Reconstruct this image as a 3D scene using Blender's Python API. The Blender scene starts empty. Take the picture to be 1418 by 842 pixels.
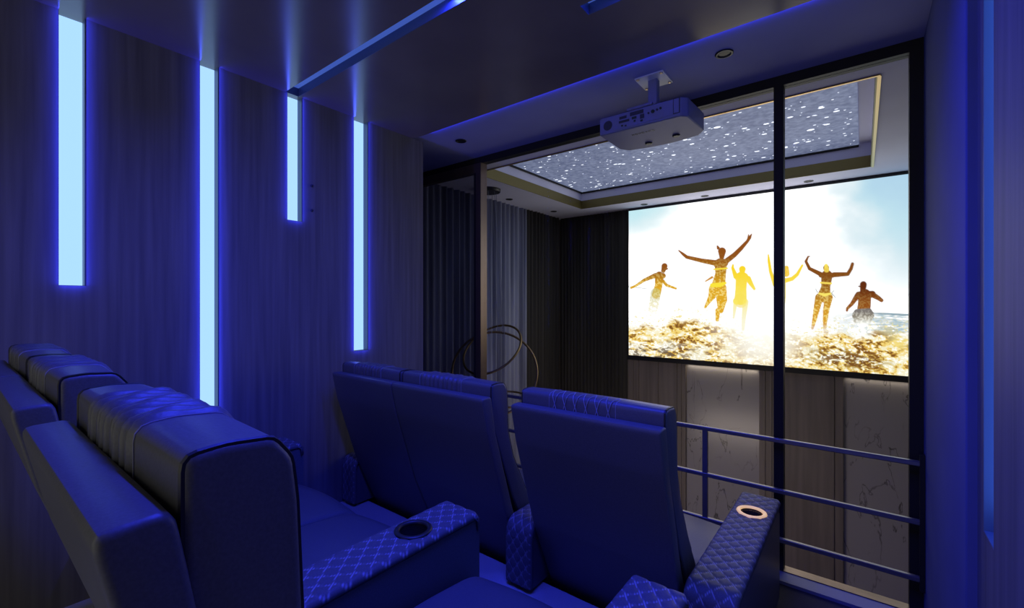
import bpy, bmesh, math, random
import numpy as np
from mathutils import Vector

random.seed(7)
rng = np.random.default_rng(7)
S = bpy.context.scene
COL = S.collection
PI = math.pi

# ------------------------------------------------------------------ camera, world, lamps, exposure
EYE = 1.40
cd = bpy.data.cameras.new('camera')
cd.sensor_fit = 'HORIZONTAL'; cd.sensor_width = 36.0
cd.lens = 618.9 / 1418 * 36.0
cd.shift_y = -2.0 / 1418
cd.clip_start = 0.03
cam = bpy.data.objects.new('camera', cd); COL.objects.link(cam)
cam.location = (0, 0, EYE); cam.rotation_euler = (PI / 2, 0, 0.6651)
S.camera = cam

w = bpy.data.worlds.new('world'); S.world = w; w.use_nodes = True
w.node_tree.nodes['Background'].inputs[0].default_value = (1.0, 0.98, 0.88, 1)
w.node_tree.nodes['Background'].inputs[1].default_value = 0.46

S.view_settings.view_transform = 'Standard'
S.view_settings.look = 'None'
S.view_settings.gamma = 1.0
S.view_settings.exposure = 0.0
S.view_settings.use_curve_mapping = False

BLUE = (0.03, 0.045, 1.0)

def area_lamp(name, loc, rot, sx, sy, power, color=BLUE, spread=PI):
    l = bpy.data.lights.new(name, 'AREA'); l.shape = 'RECTANGLE'
    l.size = sx; l.size_y = sy; l.energy = power; l.color = color; l.spread = spread
    o = bpy.data.objects.new(name, l); COL.objects.link(o)
    o.location = loc; o.rotation_euler = rot
    return o

# blue LED runs of ceiling and right-hand wall channels, plus added unseen lamps
ZC = 2.545                   # mezzanine ceiling
ZS = 2.572                   # pale ceiling strip before the glass
ZH = 2.56                    # hall ceiling
XL, XR = -2.47, 0.235        # mezzanine walls
YP = 2.70                    # glass partition
YF = 5.27                    # screen wall
area_lamp('hall_fill_lamp', (-1.5, 2.95, -0.55), (PI / 2, 0, 0), 1.2, 0.25, 8, (1.0, .84, .72))      # unseen lamp added under the mezzanine edge to brighten the wall below the screen
area_lamp('ceiling_led_a', (-1.00, 1.187, ZC + 0.03), (0, 0, 0), 0.50, 0.05, 17)
area_lamp('ceiling_led_b', (-0.48, 1.555, ZC + 0.03), (0, 0, 0), 0.30, 0.05, 9)
area_lamp('rear_row_fill_led', (-0.80, 0.64, ZC + 0.03), (0, 0, 0), 1.4, 0.05, 32, spread=math.radians(150))  # unseen lamp added to brighten the tops of the rear recliners
area_lamp('wall_led_right', (XR + 0.046, 1.532, 1.68), (0, PI / 2, 0), 1.6, 0.09, 1.4, (.12, .30, 1.0))
area_lamp('ceiling_step_led', (-1.1, 2.045, ZC + 0.013), (PI * .73, 0, 0), 2.5, 0.022, 1.25, spread=math.radians(82))   # in the step up to the pale ceiling
# lamps added round each left wall channel to make halos on the veneer
for y0, y1, zb in ((0.281, 0.3586, 1.4685), (0.754, 0.8325, 0.30), (1.163, 1.245, 1.853), (1.568, 1.669, 1.100)):
    h = ZC - zb; k = 0.62
    area_lamp('strip_halo_lamp', (XL + 0.012, y0 - .001, (zb + ZC) / 2), (-PI / 2, 0, 0), 0.023, h, k * h)
    area_lamp('strip_halo_lamp', (XL + 0.012, y1 + .001, (zb + ZC) / 2), (PI / 2, 0, 0), 0.023, h, k * h)
    area_lamp('strip_halo_lamp', (XL + 0.012, (y0 + y1) / 2, zb - .001), (0, 0, 0), 0.023, y1 - y0, k * .09)

# ------------------------------------------------------------------ mesh helpers
class MB:
    def __init__(self): self.v = []; self.f = []
    def add(self, vs, fs):
        n = len(self.v); self.v += [tuple(p) for p in vs]; self.f += [tuple(i + n for i in q) for q in fs]; return self
    def box(self, x0, x1, y0, y1, z0, z1):
        vs = [(x, y, z) for x in (x0, x1) for y in (y0, y1) for z in (z0, z1)]
        return self.add(vs, [(0, 1, 3, 2), (4, 6, 7, 5), (0, 4, 5, 1), (2, 3, 7, 6), (0, 2, 6, 4), (1, 5, 7, 3)])
    def tube(self, pts, r, n=8, closed=False, caps=True):
        pts = [Vector(p) for p in pts]; N = len(pts); vs = []; fs = []
        up = None
        for i, p in enumerate(pts):
            a = pts[(i - 1) % N] if (closed or i > 0) else p
            b = pts[(i + 1) % N] if (closed or i < N - 1) else p
            t = (b - a).normalized()
            if up is None:
                up = Vector((0, 0, 1)) if abs(t.z) < 0.9 else Vector((1, 0, 0))
            s = t.cross(up).normalized(); u = s.cross(t).normalized(); up = u
            rr = r[i] if isinstance(r, (list, tuple)) else r
            for k in range(n):
                an = 2 * PI * k / n
                vs.append(p + s * math.cos(an) * rr + u * math.sin(an) * rr)
        for i in range(N if closed else N - 1):
            j = (i + 1) % N
            for k in range(n):
                l = (k + 1) % n
                fs.append((i * n + k, i * n + l, j * n + l, j * n + k))
        if caps and not closed:
            fs.append(tuple(range(n))[::-1]); fs.append(tuple((N - 1) * n + k for k in range(n)))
        return self.add(vs, fs)
    def lathe(self, prof, c=(0, 0, 0), n=24, axis='z'):
        vs = []; fs = []; m = len(prof)
        for k in range(n):
            a = 2 * PI * k / n
            for r, h in prof:
                q = (r * math.cos(a), r * math.sin(a), h)
                if axis == 'y': q = (q[0], q[2], q[1])
                if axis == 'x': q = (q[2], q[0], q[1])
                vs.append((c[0] + q[0], c[1] + q[1], c[2] + q[2]))
        for k in range(n):
            l = (k + 1) % n
            for i in range(m - 1):
                fs.append((k * m + i, l * m + i, l * m + i + 1, k * m + i + 1))
        return self.add(vs, fs)
    def obj(self, name, mat, parent=None, smooth=False, bevel=0.0, seg=2, loc=None, fix=True):
        me = bpy.data.meshes.new(name); me.from_pydata(self.v, [], self.f)
        if fix:
            bm = bmesh.new(); bm.from_mesh(me)
            bmesh.ops.remove_doubles(bm, verts=bm.verts, dist=1e-5)
            bmesh.ops.recalc_face_normals(bm, faces=bm.faces)
            bm.to_mesh(me); bm.free()
        if mat: me.materials.append(mat)
        o = bpy.data.objects.new(name, me); COL.objects.link(o)
        if parent: o.parent = parent
        if loc: o.location = loc
        if bevel:
            b = o.modifiers.new('bevel', 'BEVEL'); b.width = bevel; b.segments = seg; b.limit_method = 'ANGLE'; b.angle_limit = 0.6
            b.harden_normals = False
        if smooth or bevel:
            me.polygons.foreach_set('use_smooth', [True] * len(me.polygons))
            if bevel or smooth == 'auto':
                try: me.set_sharp_from_angle(angle=0.7)
                except Exception: pass
        return o

def thing(name, label, cat, loc=(0, 0, 0), group=None):
    o = bpy.data.objects.new(name, None); COL.objects.link(o)
    o.empty_display_size = 0.1; o.location = loc
    o['label'] = label; o['category'] = cat
    if group: o['group'] = group
    return o
def tag(o, label, cat, group=None):
    o['label'] = label; o['category'] = cat
    if group: o['group'] = group
    return o
def struct(o): o['kind'] = 'structure'; return o

def slab(a, b, holes, n0, n1, to):
    """a solid sheet over a=(a0,a1), b=(b0,b1) with rectangular holes, from depth n0 to n1"""
    A = sorted(set([a[0], a[1]] + [h for q in holes for h in q[:2]])); A = [t for t in A if a[0] <= t <= a[1]]
    B = sorted(set([b[0], b[1]] + [h for q in holes for h in q[2:]])); B = [t for t in B if b[0] <= t <= b[1]]
    def solid(i, j):
        if i < 0 or j < 0 or i >= len(A) - 1 or j >= len(B) - 1: return False
        ca, cb = (A[i] + A[i + 1]) / 2, (B[j] + B[j + 1]) / 2
        return not any(h[0] < ca < h[1] and h[2] < cb < h[3] for h in holes)
    m = MB()
    def q(*pts): m.add([to(*p) for p in pts], [(0, 1, 2, 3)])
    for i in range(len(A) - 1):
        for j in range(len(B) - 1):
            if not solid(i, j): continue
            for n in (n0, n1): q((A[i], B[j], n), (A[i + 1], B[j], n), (A[i + 1], B[j + 1], n), (A[i], B[j + 1], n))
            if not solid(i - 1, j): q((A[i], B[j], n0), (A[i], B[j + 1], n0), (A[i], B[j + 1], n1), (A[i], B[j], n1))
            if not solid(i + 1, j): q((A[i + 1], B[j], n0), (A[i + 1], B[j + 1], n0), (A[i + 1], B[j + 1], n1), (A[i + 1], B[j], n1))
            if not solid(i, j - 1): q((A[i], B[j], n0), (A[i + 1], B[j], n0), (A[i + 1], B[j], n1), (A[i], B[j], n1))
            if not solid(i, j + 1): q((A[i], B[j + 1], n0), (A[i + 1], B[j + 1], n0), (A[i + 1], B[j + 1], n1), (A[i], B[j + 1], n1))
    return m

# ------------------------------------------------------------------ materials
def mat(name, col, rough=0.6, metal=0.0, spec=0.5, emit=None, es=0.0, coat=0.0):
    m = bpy.data.materials.new(name); m.use_nodes = True
    b = m.node_tree.nodes['Principled BSDF']
    b.inputs['Base Color'].default_value = (*col, 1); b.inputs['Roughness'].default_value = rough
    b.inputs['Metallic'].default_value = metal; b.inputs['Specular IOR Level'].default_value = spec
    b.inputs['Coat Weight'].default_value = coat
    if emit: b.inputs['Emission Color'].default_value = (*emit, 1); b.inputs['Emission Strength'].default_value = es
    return m
def nodes(m): return m.node_tree.nodes, m.node_tree.links, m.node_tree.nodes['Principled BSDF']
def noise_color(m, c0, c1, scale=(1, 1, 1), nscale=5.0, detail=4, lo=0.35, hi=0.65, bump=0.0, bdist=0.002):
    N, L, b = nodes(m)
    tc = N.new('ShaderNodeTexCoord'); mp = N.new('ShaderNodeMapping'); mp.inputs['Scale'].default_value = scale
    nz = N.new('ShaderNodeTexNoise'); nz.inputs['Scale'].default_value = nscale; nz.inputs['Detail'].default_value = detail
    cr = N.new('ShaderNodeValToRGB'); cr.color_ramp.elements[0].position = lo; cr.color_ramp.elements[1].position = hi
    cr.color_ramp.elements[0].color = (*c0, 1); cr.color_ramp.elements[1].color = (*c1, 1)
    L.new(tc.outputs['Object'], mp.inputs[0]); L.new(mp.outputs[0], nz.inputs['Vector'])
    L.new(nz.outputs['Fac'], cr.inputs[0]); L.new(cr.outputs[0], b.inputs['Base Color'])
    if bump:
        bp = N.new('ShaderNodeBump'); bp.inputs['Strength'].default_value = bump; bp.inputs['Distance'].default_value = bdist
        L.new(nz.outputs['Fac'], bp.inputs['Height']); L.new(bp.outputs[0], b.inputs['Normal'])
    return m

M = {}
M['wall'] = noise_color(mat('wall_veneer', (.2, .2, .2), .6, 0, .15), (.125, .115, .115), (.19, .175, .17), (9, 9, .35), 4.0, 6, .3, .7, .08)
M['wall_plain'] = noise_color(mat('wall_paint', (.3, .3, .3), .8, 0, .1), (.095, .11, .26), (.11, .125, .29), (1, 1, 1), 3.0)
M['ceil_dark'] = noise_color(mat('ceiling_lacquer', (.04, .035, .035), .2, 0, .8), (.19, .155, .15), (.23, .19, .18), (1, 1, 1), 2.0)
M['ceil_light'] = noise_color(mat('ceiling_paint', (.5, .48, .5), .8, 0, .15), (.66, .66, .84), (.72, .72, .90), (1, 1, 1), 2.0)
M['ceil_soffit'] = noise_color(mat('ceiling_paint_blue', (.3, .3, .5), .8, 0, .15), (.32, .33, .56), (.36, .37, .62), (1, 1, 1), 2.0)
M['floor'] = noise_color(mat('carpet', (.3, .3, .3), .95), (.34, .34, .35), (.44, .44, .45), (1, 1, 1), 240, 3, .3, .7, .3)
M['carpet_dark'] = noise_color(mat('carpet_dark', (.05, .05, .05), .95, 0, .1), (.05, .045, .05), (.08, .075, .08), (1, 1, 1), 240, 3, .3, .7, .3)
M['curb'] = mat('curb_paint', (.22, .23, .34), .5, 0, .3)
M['hall_floor'] = noise_color(mat('hall_stone', (.25, .22, .2), .3), (.10, .09, .085), (.18, .16, .15), (1, 1, 1), 2.0)
M['leather'] = noise_color(mat('leather', (.1, .1, .1), .42, 0, .4), (.09, .09, .095), (.115, .115, .12), (1, 1, 1), 260, 3, .3, .7, .25, .001)
M['thread'] = mat('thread', (.34, .34, .40), .6)
M['black'] = mat('black_plastic', (.012, .012, .013), .45)
M['black_metal'] = mat('black_metal', (.022, .020, .018), .5, 0, .2)
M['bronze'] = noise_color(mat('bronze', (.16, .12, .09), .35, .8), (.17, .125, .10), (.22, .16, .13), (3, 3, .5), 3.0)
M['steel'] = mat('rail_steel', (.20, .195, .21), .35, .6)
M['gold'] = mat('gold', (.60, .40, .15), .3, 1.0)
M['gold_dark'] = mat('gold_antique', (.28, .20, .09), .4, .9)
M['gold_dull'] = mat('gold_dull', (.23, .19, .07), .42, .75)
M['gold_ring'] = mat('gold_ring', (.95, .70, .33), .35, .6)
M['gold_added_glow'] = mat('gold_rim_added_glow', (.8, .6, .3), .4, emit=(.62, .38, .12), es=.95)  # plain gold rim; glow added so it stays bright under the blue lamps
M['strip'] = mat('light_diffuser', (.03, .03, .03), .5, emit=(.44, .76, 1.3), es=1.0)
M['strip_dim'] = mat('light_diffuser_dim', (.2, .25, .4), .4, emit=(.040, .085, .36), es=1.0)
M['strip_blue'] = mat('light_diffuser_blue', (.2, .25, .4), .4, emit=(.05, .16, .52), es=1.0)
M['channel'] = mat('channel_metal', (.10, .13, .24), .4, .3)
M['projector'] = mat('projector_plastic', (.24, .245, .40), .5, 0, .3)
M['projector_dark'] = mat('projector_dark', (.05, .05, .06), .5)
M['port'] = mat('port_green', (.03, .05, .03), .5)
M['white_metal'] = mat('white_metal', (.8, .8, .8), .4)
M['curtain_dark'] = noise_color(mat('curtain_dark', (.05, .045, .04), .9), (.040, .036, .030), (.07, .064, .055), (1, 1, .05), 9.0)
M['curtain_sheer'] = noise_color(mat('curtain_sheer', (.3, .3, .35), .85), (.17, .18, .26), (.40, .42, .54), (1, 1, .05), 9.0)
M['hall_wall'] = mat('hall_paint', (.2, .18, .17), .8)
M['panel_wood'] = noise_color(mat('panel_wood', (.1, .08, .06), .5), (.19, .16, .135), (.26, .22, .185), (6, 6, .3), 3.0)
M['star'] = mat('star_point', (.8, .85, 1), .5, emit=(.9, .95, 1.0), es=1.1)

def marble():
    m = mat('marble', (.4, .38, .36), .25); N, L, b = nodes(m)
    tc = N.new('ShaderNodeTexCoord'); mp = N.new('ShaderNodeMapping'); mp.inputs['Rotation'].default_value = (0, math.radians(-38), 0)
    mp.inputs['Scale'].default_value = (2.2, 1, .8)
    nz = N.new('ShaderNodeTexNoise'); nz.inputs['Scale'].default_value = 2.1; nz.inputs['Detail'].default_value = 7; nz.inputs['Distortion'].default_value = .5
    mm = N.new('ShaderNodeMath'); mm.operation = 'SUBTRACT'; mm.inputs[1].default_value = .5
    ab = N.new('ShaderNodeMath'); ab.operation = 'ABSOLUTE'
    cr = N.new('ShaderNodeValToRGB'); e = cr.color_ramp.elements
    e[0].position = 0; e[0].color = (.10, .095, .09, 1); e[1].position = .010; e[1].color = (.42, .40, .39, 1)
    nz2 = N.new('ShaderNodeTexNoise'); nz2.inputs['Scale'].default_value = 1.7
    c2 = N.new('ShaderNodeValToRGB'); c2.color_ramp.elements[0].position = .42; c2.color_ramp.elements[1].position = .56
    mx = N.new('ShaderNodeMixRGB'); mx.inputs[1].default_value = (.42, .40, .39, 1)
    L.new(tc.outputs['Object'], mp.inputs[0]); L.new(mp.outputs[0], nz.inputs['Vector']); L.new(tc.outputs['Object'], nz2.inputs['Vector'])
    L.new(nz.outputs['Fac'], mm.inputs[0]); L.new(mm.outputs[0], ab.inputs[0]); L.new(ab.outputs[0], cr.inputs[0])
    L.new(nz2.outputs['Fac'], c2.inputs[0]); L.new(c2.outputs[0], mx.inputs[0]); L.new(cr.outputs[0], mx.inputs[2])
    L.new(mx.outputs[0], b.inputs['Base Color'])
    return m
M['marble'] = marble()

def glass(name, tint, mirror):
    m = bpy.data.materials.new(name); m.use_nodes = True; N = m.node_tree.nodes; L = m.node_tree.links
    N.remove(N['Principled BSDF']); out = N['Material Output']
    tr = N.new('ShaderNodeBsdfTransparent'); tr.inputs[0].default_value = (*tint, 1)
    gl = N.new('ShaderNodeBsdfGlossy'); gl.inputs['Roughness'].default_value = .02
    fr = N.new('ShaderNodeFresnel'); fr.inputs[0].default_value = mirror
    mx = N.new('ShaderNodeMixShader'); ge = N.new('ShaderNodeNewGeometry'); mu = N.new('ShaderNodeMath'); mu.operation = 'MULTIPLY'; iv = N.new('ShaderNodeMath'); iv.operation = 'SUBTRACT'; iv.inputs[0].default_value = 1
    L.new(ge.outputs['Backfacing'], iv.inputs[1]); L.new(fr.outputs[0], mu.inputs[0]); L.new(iv.outputs[0], mu.inputs[1]); L.new(mu.outputs[0], mx.inputs[0]); L.new(tr.outputs[0], mx.inputs[1]); L.new(gl.outputs[0], mx.inputs[2]); L.new(mx.outputs[0], out.inputs[0])
    return m
M['glass'] = glass('clear_glass', (.98, .98, .98), 1.08)
M['glass_dark'] = glass('tinted_glass', (.52, .52, .60), 1.45)

def quilt_mat():
    m = noise_color(mat('quilted_leather', (.1, .1, .1), .5, 0, .2), (.09, .09, .095), (.115, .115, .12), (1, 1, 1), 260, 3, .3, .7, .2, .001)
    N, L, b = nodes(m)
    at_ = N.new('ShaderNodeAttribute'); at_.attribute_name = 'seam'
    mx = N.new('ShaderNodeMixRGB'); mx.inputs[2].default_value = (.34, .34, .40, 1)
    src = b.inputs['Base Color'].links[0].from_socket
    L.new(at_.outputs['Fac'], mx.inputs[0]); L.new(src, mx.inputs[1]); L.new(mx.outputs[0], b.inputs['Base Color'])
    return m
M['quilt'] = quilt_mat()

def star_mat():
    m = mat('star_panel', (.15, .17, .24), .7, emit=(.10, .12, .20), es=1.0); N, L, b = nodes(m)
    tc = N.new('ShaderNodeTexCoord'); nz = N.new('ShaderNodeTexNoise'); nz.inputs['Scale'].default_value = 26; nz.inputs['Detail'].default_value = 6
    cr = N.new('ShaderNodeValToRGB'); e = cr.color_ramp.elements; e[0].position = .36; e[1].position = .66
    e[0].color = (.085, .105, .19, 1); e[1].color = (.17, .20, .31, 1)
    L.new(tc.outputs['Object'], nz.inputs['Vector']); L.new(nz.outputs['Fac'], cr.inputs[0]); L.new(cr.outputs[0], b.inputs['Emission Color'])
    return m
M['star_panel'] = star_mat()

# ------------------------------------------------------------------ mezzanine shell
YB = -1.6
SL = [(0.281, 0.3586, 1.4685), (0.754, 0.8325, 0.30), (1.163, 1.245, 1.853), (1.568, 1.669, 1.100)]   # wall channels: y0, y1, bottom
RS = (1.478, 1.587, 0.835)
struct(slab((YB, 2.12), (-0.1, ZC), [(y0, y1, zb, ZC) for y0, y1, zb in SL], XL - 0.10, XL, lambda a, b, n: (n, a, b)).obj('wall_left', M['wall']))
struct(slab((YB, 1.66), (-0.1, ZC), [(RS[0], RS[1], RS[2], ZC)], XR, XR + 0.1, lambda a, b, n: (n, a, b)).obj('wall_right', M['wall']))
struct(MB().box(0.213, XR + 0.15, 1.66, YP + 0.06, -0.1, ZS).obj('wall_right.001', M['wall_plain'], bevel=.004))
C1 = (XL, XR + 0.1, 1.150, 1.225); C2 = (-0.86, XR + 0.1, 1.52, 1.59); C3 = (-1.65, XR + 0.1, 0.605, 0.675)  # rear channel is added, out of view, to house the fill lamp
struct(slab((XL - 0.1, XR + 0.1), (YB, 2.035), [C1, C2, C3], ZC, ZC + 0.09, lambda a, b, n: (a, b, n)).obj('ceiling', M['ceil_dark']))
struct(MB().box(-3.45, XR + 0.15, 2.036, YP + 0.02, ZS, ZS + 0.12).obj('ceiling.001', M['ceil_soffit']))
struct(MB().add([(XL - .1, YB, -.1), (XL - .1, 1.60, -.1), (XR + .1, 1.60, -.1), (XR + .1, YB, -.1), (XL - .1, YB, .2), (XL - .1, 1.60, .2), (XR + .1, 1.60, .2), (XR + .1, YB, .2)],
    [(0, 1, 2, 3), (4, 5, 6, 7), (0, 1, 5, 4), (1, 2, 6, 5), (2, 3, 7, 6), (3, 0, 4, 7)]).obj('floor', M['floor'], bevel=.01))
struct(MB().box(-3.45, XR + .1, 1.60, YP + .03, -.12, 0).obj('floor.001', M['carpet_dark']))
struct(MB().box(-3.45, XR + .1, YP + .03, YP + .09, -.30, -.02).obj('trim_1', M['bronze']))

# left alcove beyond the end of the strip wall
struct(MB().box(-3.45, XL - .1, 2.036, 2.12, -.1, ZS).obj('wall_left.001', M['wall']))

struct(MB().box(-3.55, -3.45, 2.036, YP + .03, -.1, ZS).obj('wall_left.003', M['wall']))

# wall lights
def wall_light(y0, y1, zb, label):
    t = thing('wall_light', label, 'light', (XL - .10, (y0 + y1) / 2, (zb + ZC) / 2), 'light strips in the left wall')
    hy = (y1 - y0) / 2; hz = (ZC - zb) / 2
    MB().box(.040, .054, -hy, hy, -hz, hz).obj('diffuser', M['strip'], t)
    MB().box(.054, .1003, hy - .004, hy, -hz, hz).obj('channel', M['channel'], t)
    return t
wall_light(*SL[0], 'short wide glowing light strip nearest the left edge, above the rear headrests')
wall_light(*SL[1], 'longest glowing light strip, running down behind the nearest headrest')
wall_light(*SL[2], 'shortest glowing light strip, ending high on the wall below the ceiling light line')
wall_light(*SL[3], 'narrow glowing light strip ending above the front left recliner, nearest the glass')
t = thing('wall_light', 'dim blue recessed light channel in the right wall beside the plain pillar', 'light', (XR, (RS[0] + RS[1]) / 2, (RS[2] + ZC) / 2))
hy = (RS[1] - RS[0]) / 2; hz = (ZC - RS[2]) / 2
MB().box(.052, .06, -hy, hy, -hz, hz).obj('diffuser', M['strip_blue'], t)
MB().box(.0, .052, hy - .004, hy, -hz, hz).obj('channel', M['channel'], t)
MB().box(.0, .052, -hy, hy - .004, -hz, -hz + .004).obj('channel', M['channel'], t)
for nm, C_, lab in (('a', C1, 'long blue light line crossing the dark ceiling from the shortest wall strip'),
                    ('b', C2, 'short end of a blue ceiling light line at the top edge, above the projector'),
                    ('c', C3, 'added unseen blue ceiling light line over the rear row of recliners')):
    t = thing('ceiling_light', lab, 'light', ((C_[0] + C_[1]) / 2, (C_[2] + C_[3]) / 2, ZC), 'light lines in the dark ceiling')
    hx = (C_[1] - C_[0]) / 2; hy = (C_[3] - C_[2]) / 2
    MB().box(-hx, hx, -hy, hy, .045, .06).obj('diffuser', M['strip_dim'], t)
    m = MB(); m.box(-hx, hx, hy - .003, hy, 0.0, .045); m.obj('channel', M['channel'], t)
    MB().box(-hx, -hx + .003, -hy, hy - .003, 0.0, .045).obj('channel_end', M['channel'], t)

# small hooks on the wall
for z, lab in ((2.065, 'upper tiny black peg on the wall right of the shortest light strip'), (1.925, 'lower tiny black peg on the wall right of the shortest light strip')):
    o = MB().lathe([(0, 0.012), (.005, .012), (.008, .004), (.008, 0), (0, 0)], n=10, axis='x').obj('wall_peg', M['black'], loc=(XL, 1.30, z), smooth=True)
    tag(o, lab, 'peg', 'pegs on the left wall')

# ------------------------------------------------------------------ glass partition
win = bpy.data.objects.new('window_1', None); COL.objects.link(win); win.location = (0, YP, 0); win['kind'] = 'structure'
ZB = ZS - 0.052
MB().box(-3.40, .213, -.03, .03, ZB, ZS).obj('top_rail', M['black_metal'], win)
MB().box(.165, .213, -.03, .03, -.02, ZB).obj('jamb', M['black_metal'], win)
MB().box(-.364, -.320, -.03, .03, .02, ZB).obj('mullion', M['black_metal'], win)
MB().box(-2.452, -2.40, -.045, .03, .0, ZB).obj('post', M['bronze'], win)
MB().box(-3.40, .165, -.03, .03, -.02, .02).obj('sill', M['bronze'], win)
for x0, x1 in ((-2.40, -.364), (-.320, .165)):
    MB().box(x0, x1, -.004, .004, .02, ZB).obj('pane', M['glass'], win)
MB().box(-2.39, .2125, -.125, -.031, .0, .016).obj('curb', M['curb'], win)
# tinted sliding leaf on the left, in its own frame
leaf = bpy.data.objects.new('window_2', None); COL.objects.link(leaf); leaf.location = (0, YP, 0); leaf['kind'] = 'structure'
MB().box(-3.40, -2.452, -.045, -.005, ZB - .075, ZB).obj('top_rail', M['bronze'], leaf)
MB().box(-2.475, -2.452, -.045, -.005, .02, ZB - .075).obj('stile', M['black_metal'], leaf)
MB().box(-3.40, -2.475, -.03, -.02, .02, ZB - .075).obj('pane', M['glass_dark'], leaf)

# railing in front of the glass
YR = YP - .075
t = thing('railing', 'thin blue metal railing with three bars in front of the glass', 'railing', (0, YR, 0))
for z in (0.70, 0.444, 0.197):
    MB().box(-2.39, .213, -.012, .012, z - .012, z + .010).obj('rail', M['steel'], t, bevel=.004)
for x in (-2.37, -1.53, -.69):
    MB().box(x - .013, x + .013, -.010, .010, .017, .688).obj('post', M['steel'], t)
MB().box(.195, .2125, -.018, .018, .15, .74).obj('end_plate', M['black_metal'], t)

# ------------------------------------------------------------------ the hall beyond
HZ = -2.5; XH0, XH1 = -3.34, 1.35
TX0, TX1, TY0, TY1 = -2.745, 0.06, 2.95, 4.90
struct(slab((-3.46, XH1 + .1), (YP + .02, YF + .2), [(TX0, TX1, TY0, TY1)], ZH, ZH + .22, lambda a, b, n: (a, b, n)).obj('ceiling.002', M['ceil_light']))
struct(MB().box(TX0 - .1, TX1 + .1, TY0 - .1, TY1 + .1, ZH + .235, ZH + .30).obj('ceiling.003', M['ceil_light']))
struct(MB().box(-3.46, XH1 + .1, YP + .09, YF + .2, HZ - .1, HZ).obj('floor.002', M['hall_floor']))
struct(MB().box(XH0 - .12, XH0, YP + .03, YF + .2, HZ, ZH).obj('wall_left.002', M['hall_wall']))
struct(MB().box(XH0, XH1, YF + .08, YF + .2, HZ, ZH).obj('wall_far', M['hall_wall']))
struct(MB().box(XH1, XH1 + .1, YP, YF + .2, HZ, ZH).obj('wall_right.002', M['hall_wall']))
struct(MB().box(XR + .15, XH1, YP - .02, YP + .06, HZ, ZH).obj('wall_right.003', M['hall_wall']))
struct(MB().box(-3.46, XR + .15, YP - .0, YP + .088, HZ, -.30).obj('wall_near', M['hall_wall']))

# star ceiling in the tray
t = thing('star_ceiling', 'blue grey star ceiling panel with white light points and gold edged recess', 'ceiling light', ((TX0 + TX1) / 2, (TY0 + TY1) / 2, ZH))
hx, hy = (TX1 - TX0) / 2, (TY1 - TY0) / 2
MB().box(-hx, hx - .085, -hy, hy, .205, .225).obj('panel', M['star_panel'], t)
MB().box(hx - .085, hx, -hy, hy, .212, .232).obj('cove', M['ceil_light'], t)
MB().box(-hx, hx, hy - .006, hy, .0, .10).obj('gold_band', M['gold_dull'], t)
MB().box(-hx, -hx + .006, -hy, hy - .006, .0, .10).obj('gold_band', M['gold_dull'], t)
MB().box(hx - .006, hx, -hy, hy - .006, .0, .10).obj('gold_band', M['gold_dull'], t)
MB().box(-hx, hx, -hy, -hy + .006, .0, .10).obj('gold_band', M['gold_dull'], t)
MB().box(-hx - .012, hx + .012, -hy - .014, -hy, -.006, .0).obj('gold_edge', M['gold'], t)
MB().box(hx, hx + .016, -hy - .0, hy, -.006, .0).obj('gold_edge', M['gold'], t)
MB().box(-hx, hx - .085, hy - .014, hy - .006, .185, .205).obj('shadow_trim', M['black_metal'], t)
MB().box(-hx + .006, -hx + .014, -hy, hy - .014, .185, .205).obj('shadow_trim', M['black_metal'], t)
m = MB()
for k in range(420):
    x = random.uniform(-hx + .03, hx - .11); y = random.uniform(-hy + .03, hy - .03)
    r = random.choice((.0035, .004, .005, .006, .008, .011, .015)) * (1 if random.random() < .85 else 1.35)
    n = 6; a0 = random.random()
    m.add([(x + r * 1.4 * math.cos(a0 + 2 * PI * i / n), y + r * math.sin(a0 + 2 * PI * i / n), .2035) for i in range(n)] + [(x, y, .2005)],
          [(i, (i + 1) % n, n) for i in range(n)])
o = m.obj('star_light', M['star'], t); o['kind'] = 'stuff'

# downlights
def downlight(x, y, label, r=.040):
    t = thing('downlight', label, 'downlight', (x, y, ZS if y < YP else ZH), 'round black recessed downlights')
    MB().lathe([(r * .72, -.001), (r * .74, -.005), (r, -.004), (r, 0), (r * .72, 0)], n=20).obj('trim_ring', M['black'], t, smooth=True)
    MB().lathe([(0, -.0022), (r * .5, -.002), (r * .72, -.001)], n=20).obj('lens', M['black'], t)
downlight(-2.29, 2.32, 'black downlight in the blue ceiling at left, by the end of the strip wall')
downlight(-.512, 2.27, 'black downlight in the blue ceiling right of the projector')
downlight(-3.12, 3.93, 'black downlight beside the pendant canopy, above the sheer curtain')
downlight(-3.09, 4.80, 'black downlight near the far left ceiling corner above the dark curtain')
downlight(-2.03, 5.12, 'black downlight above the left end of the screen')
downlight(-1.35, 5.12, 'black downlight above the middle of the screen, left of the mullion')
downlight(-.405, 5.11, 'black downlight above the screen, right of the mullion')

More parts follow.
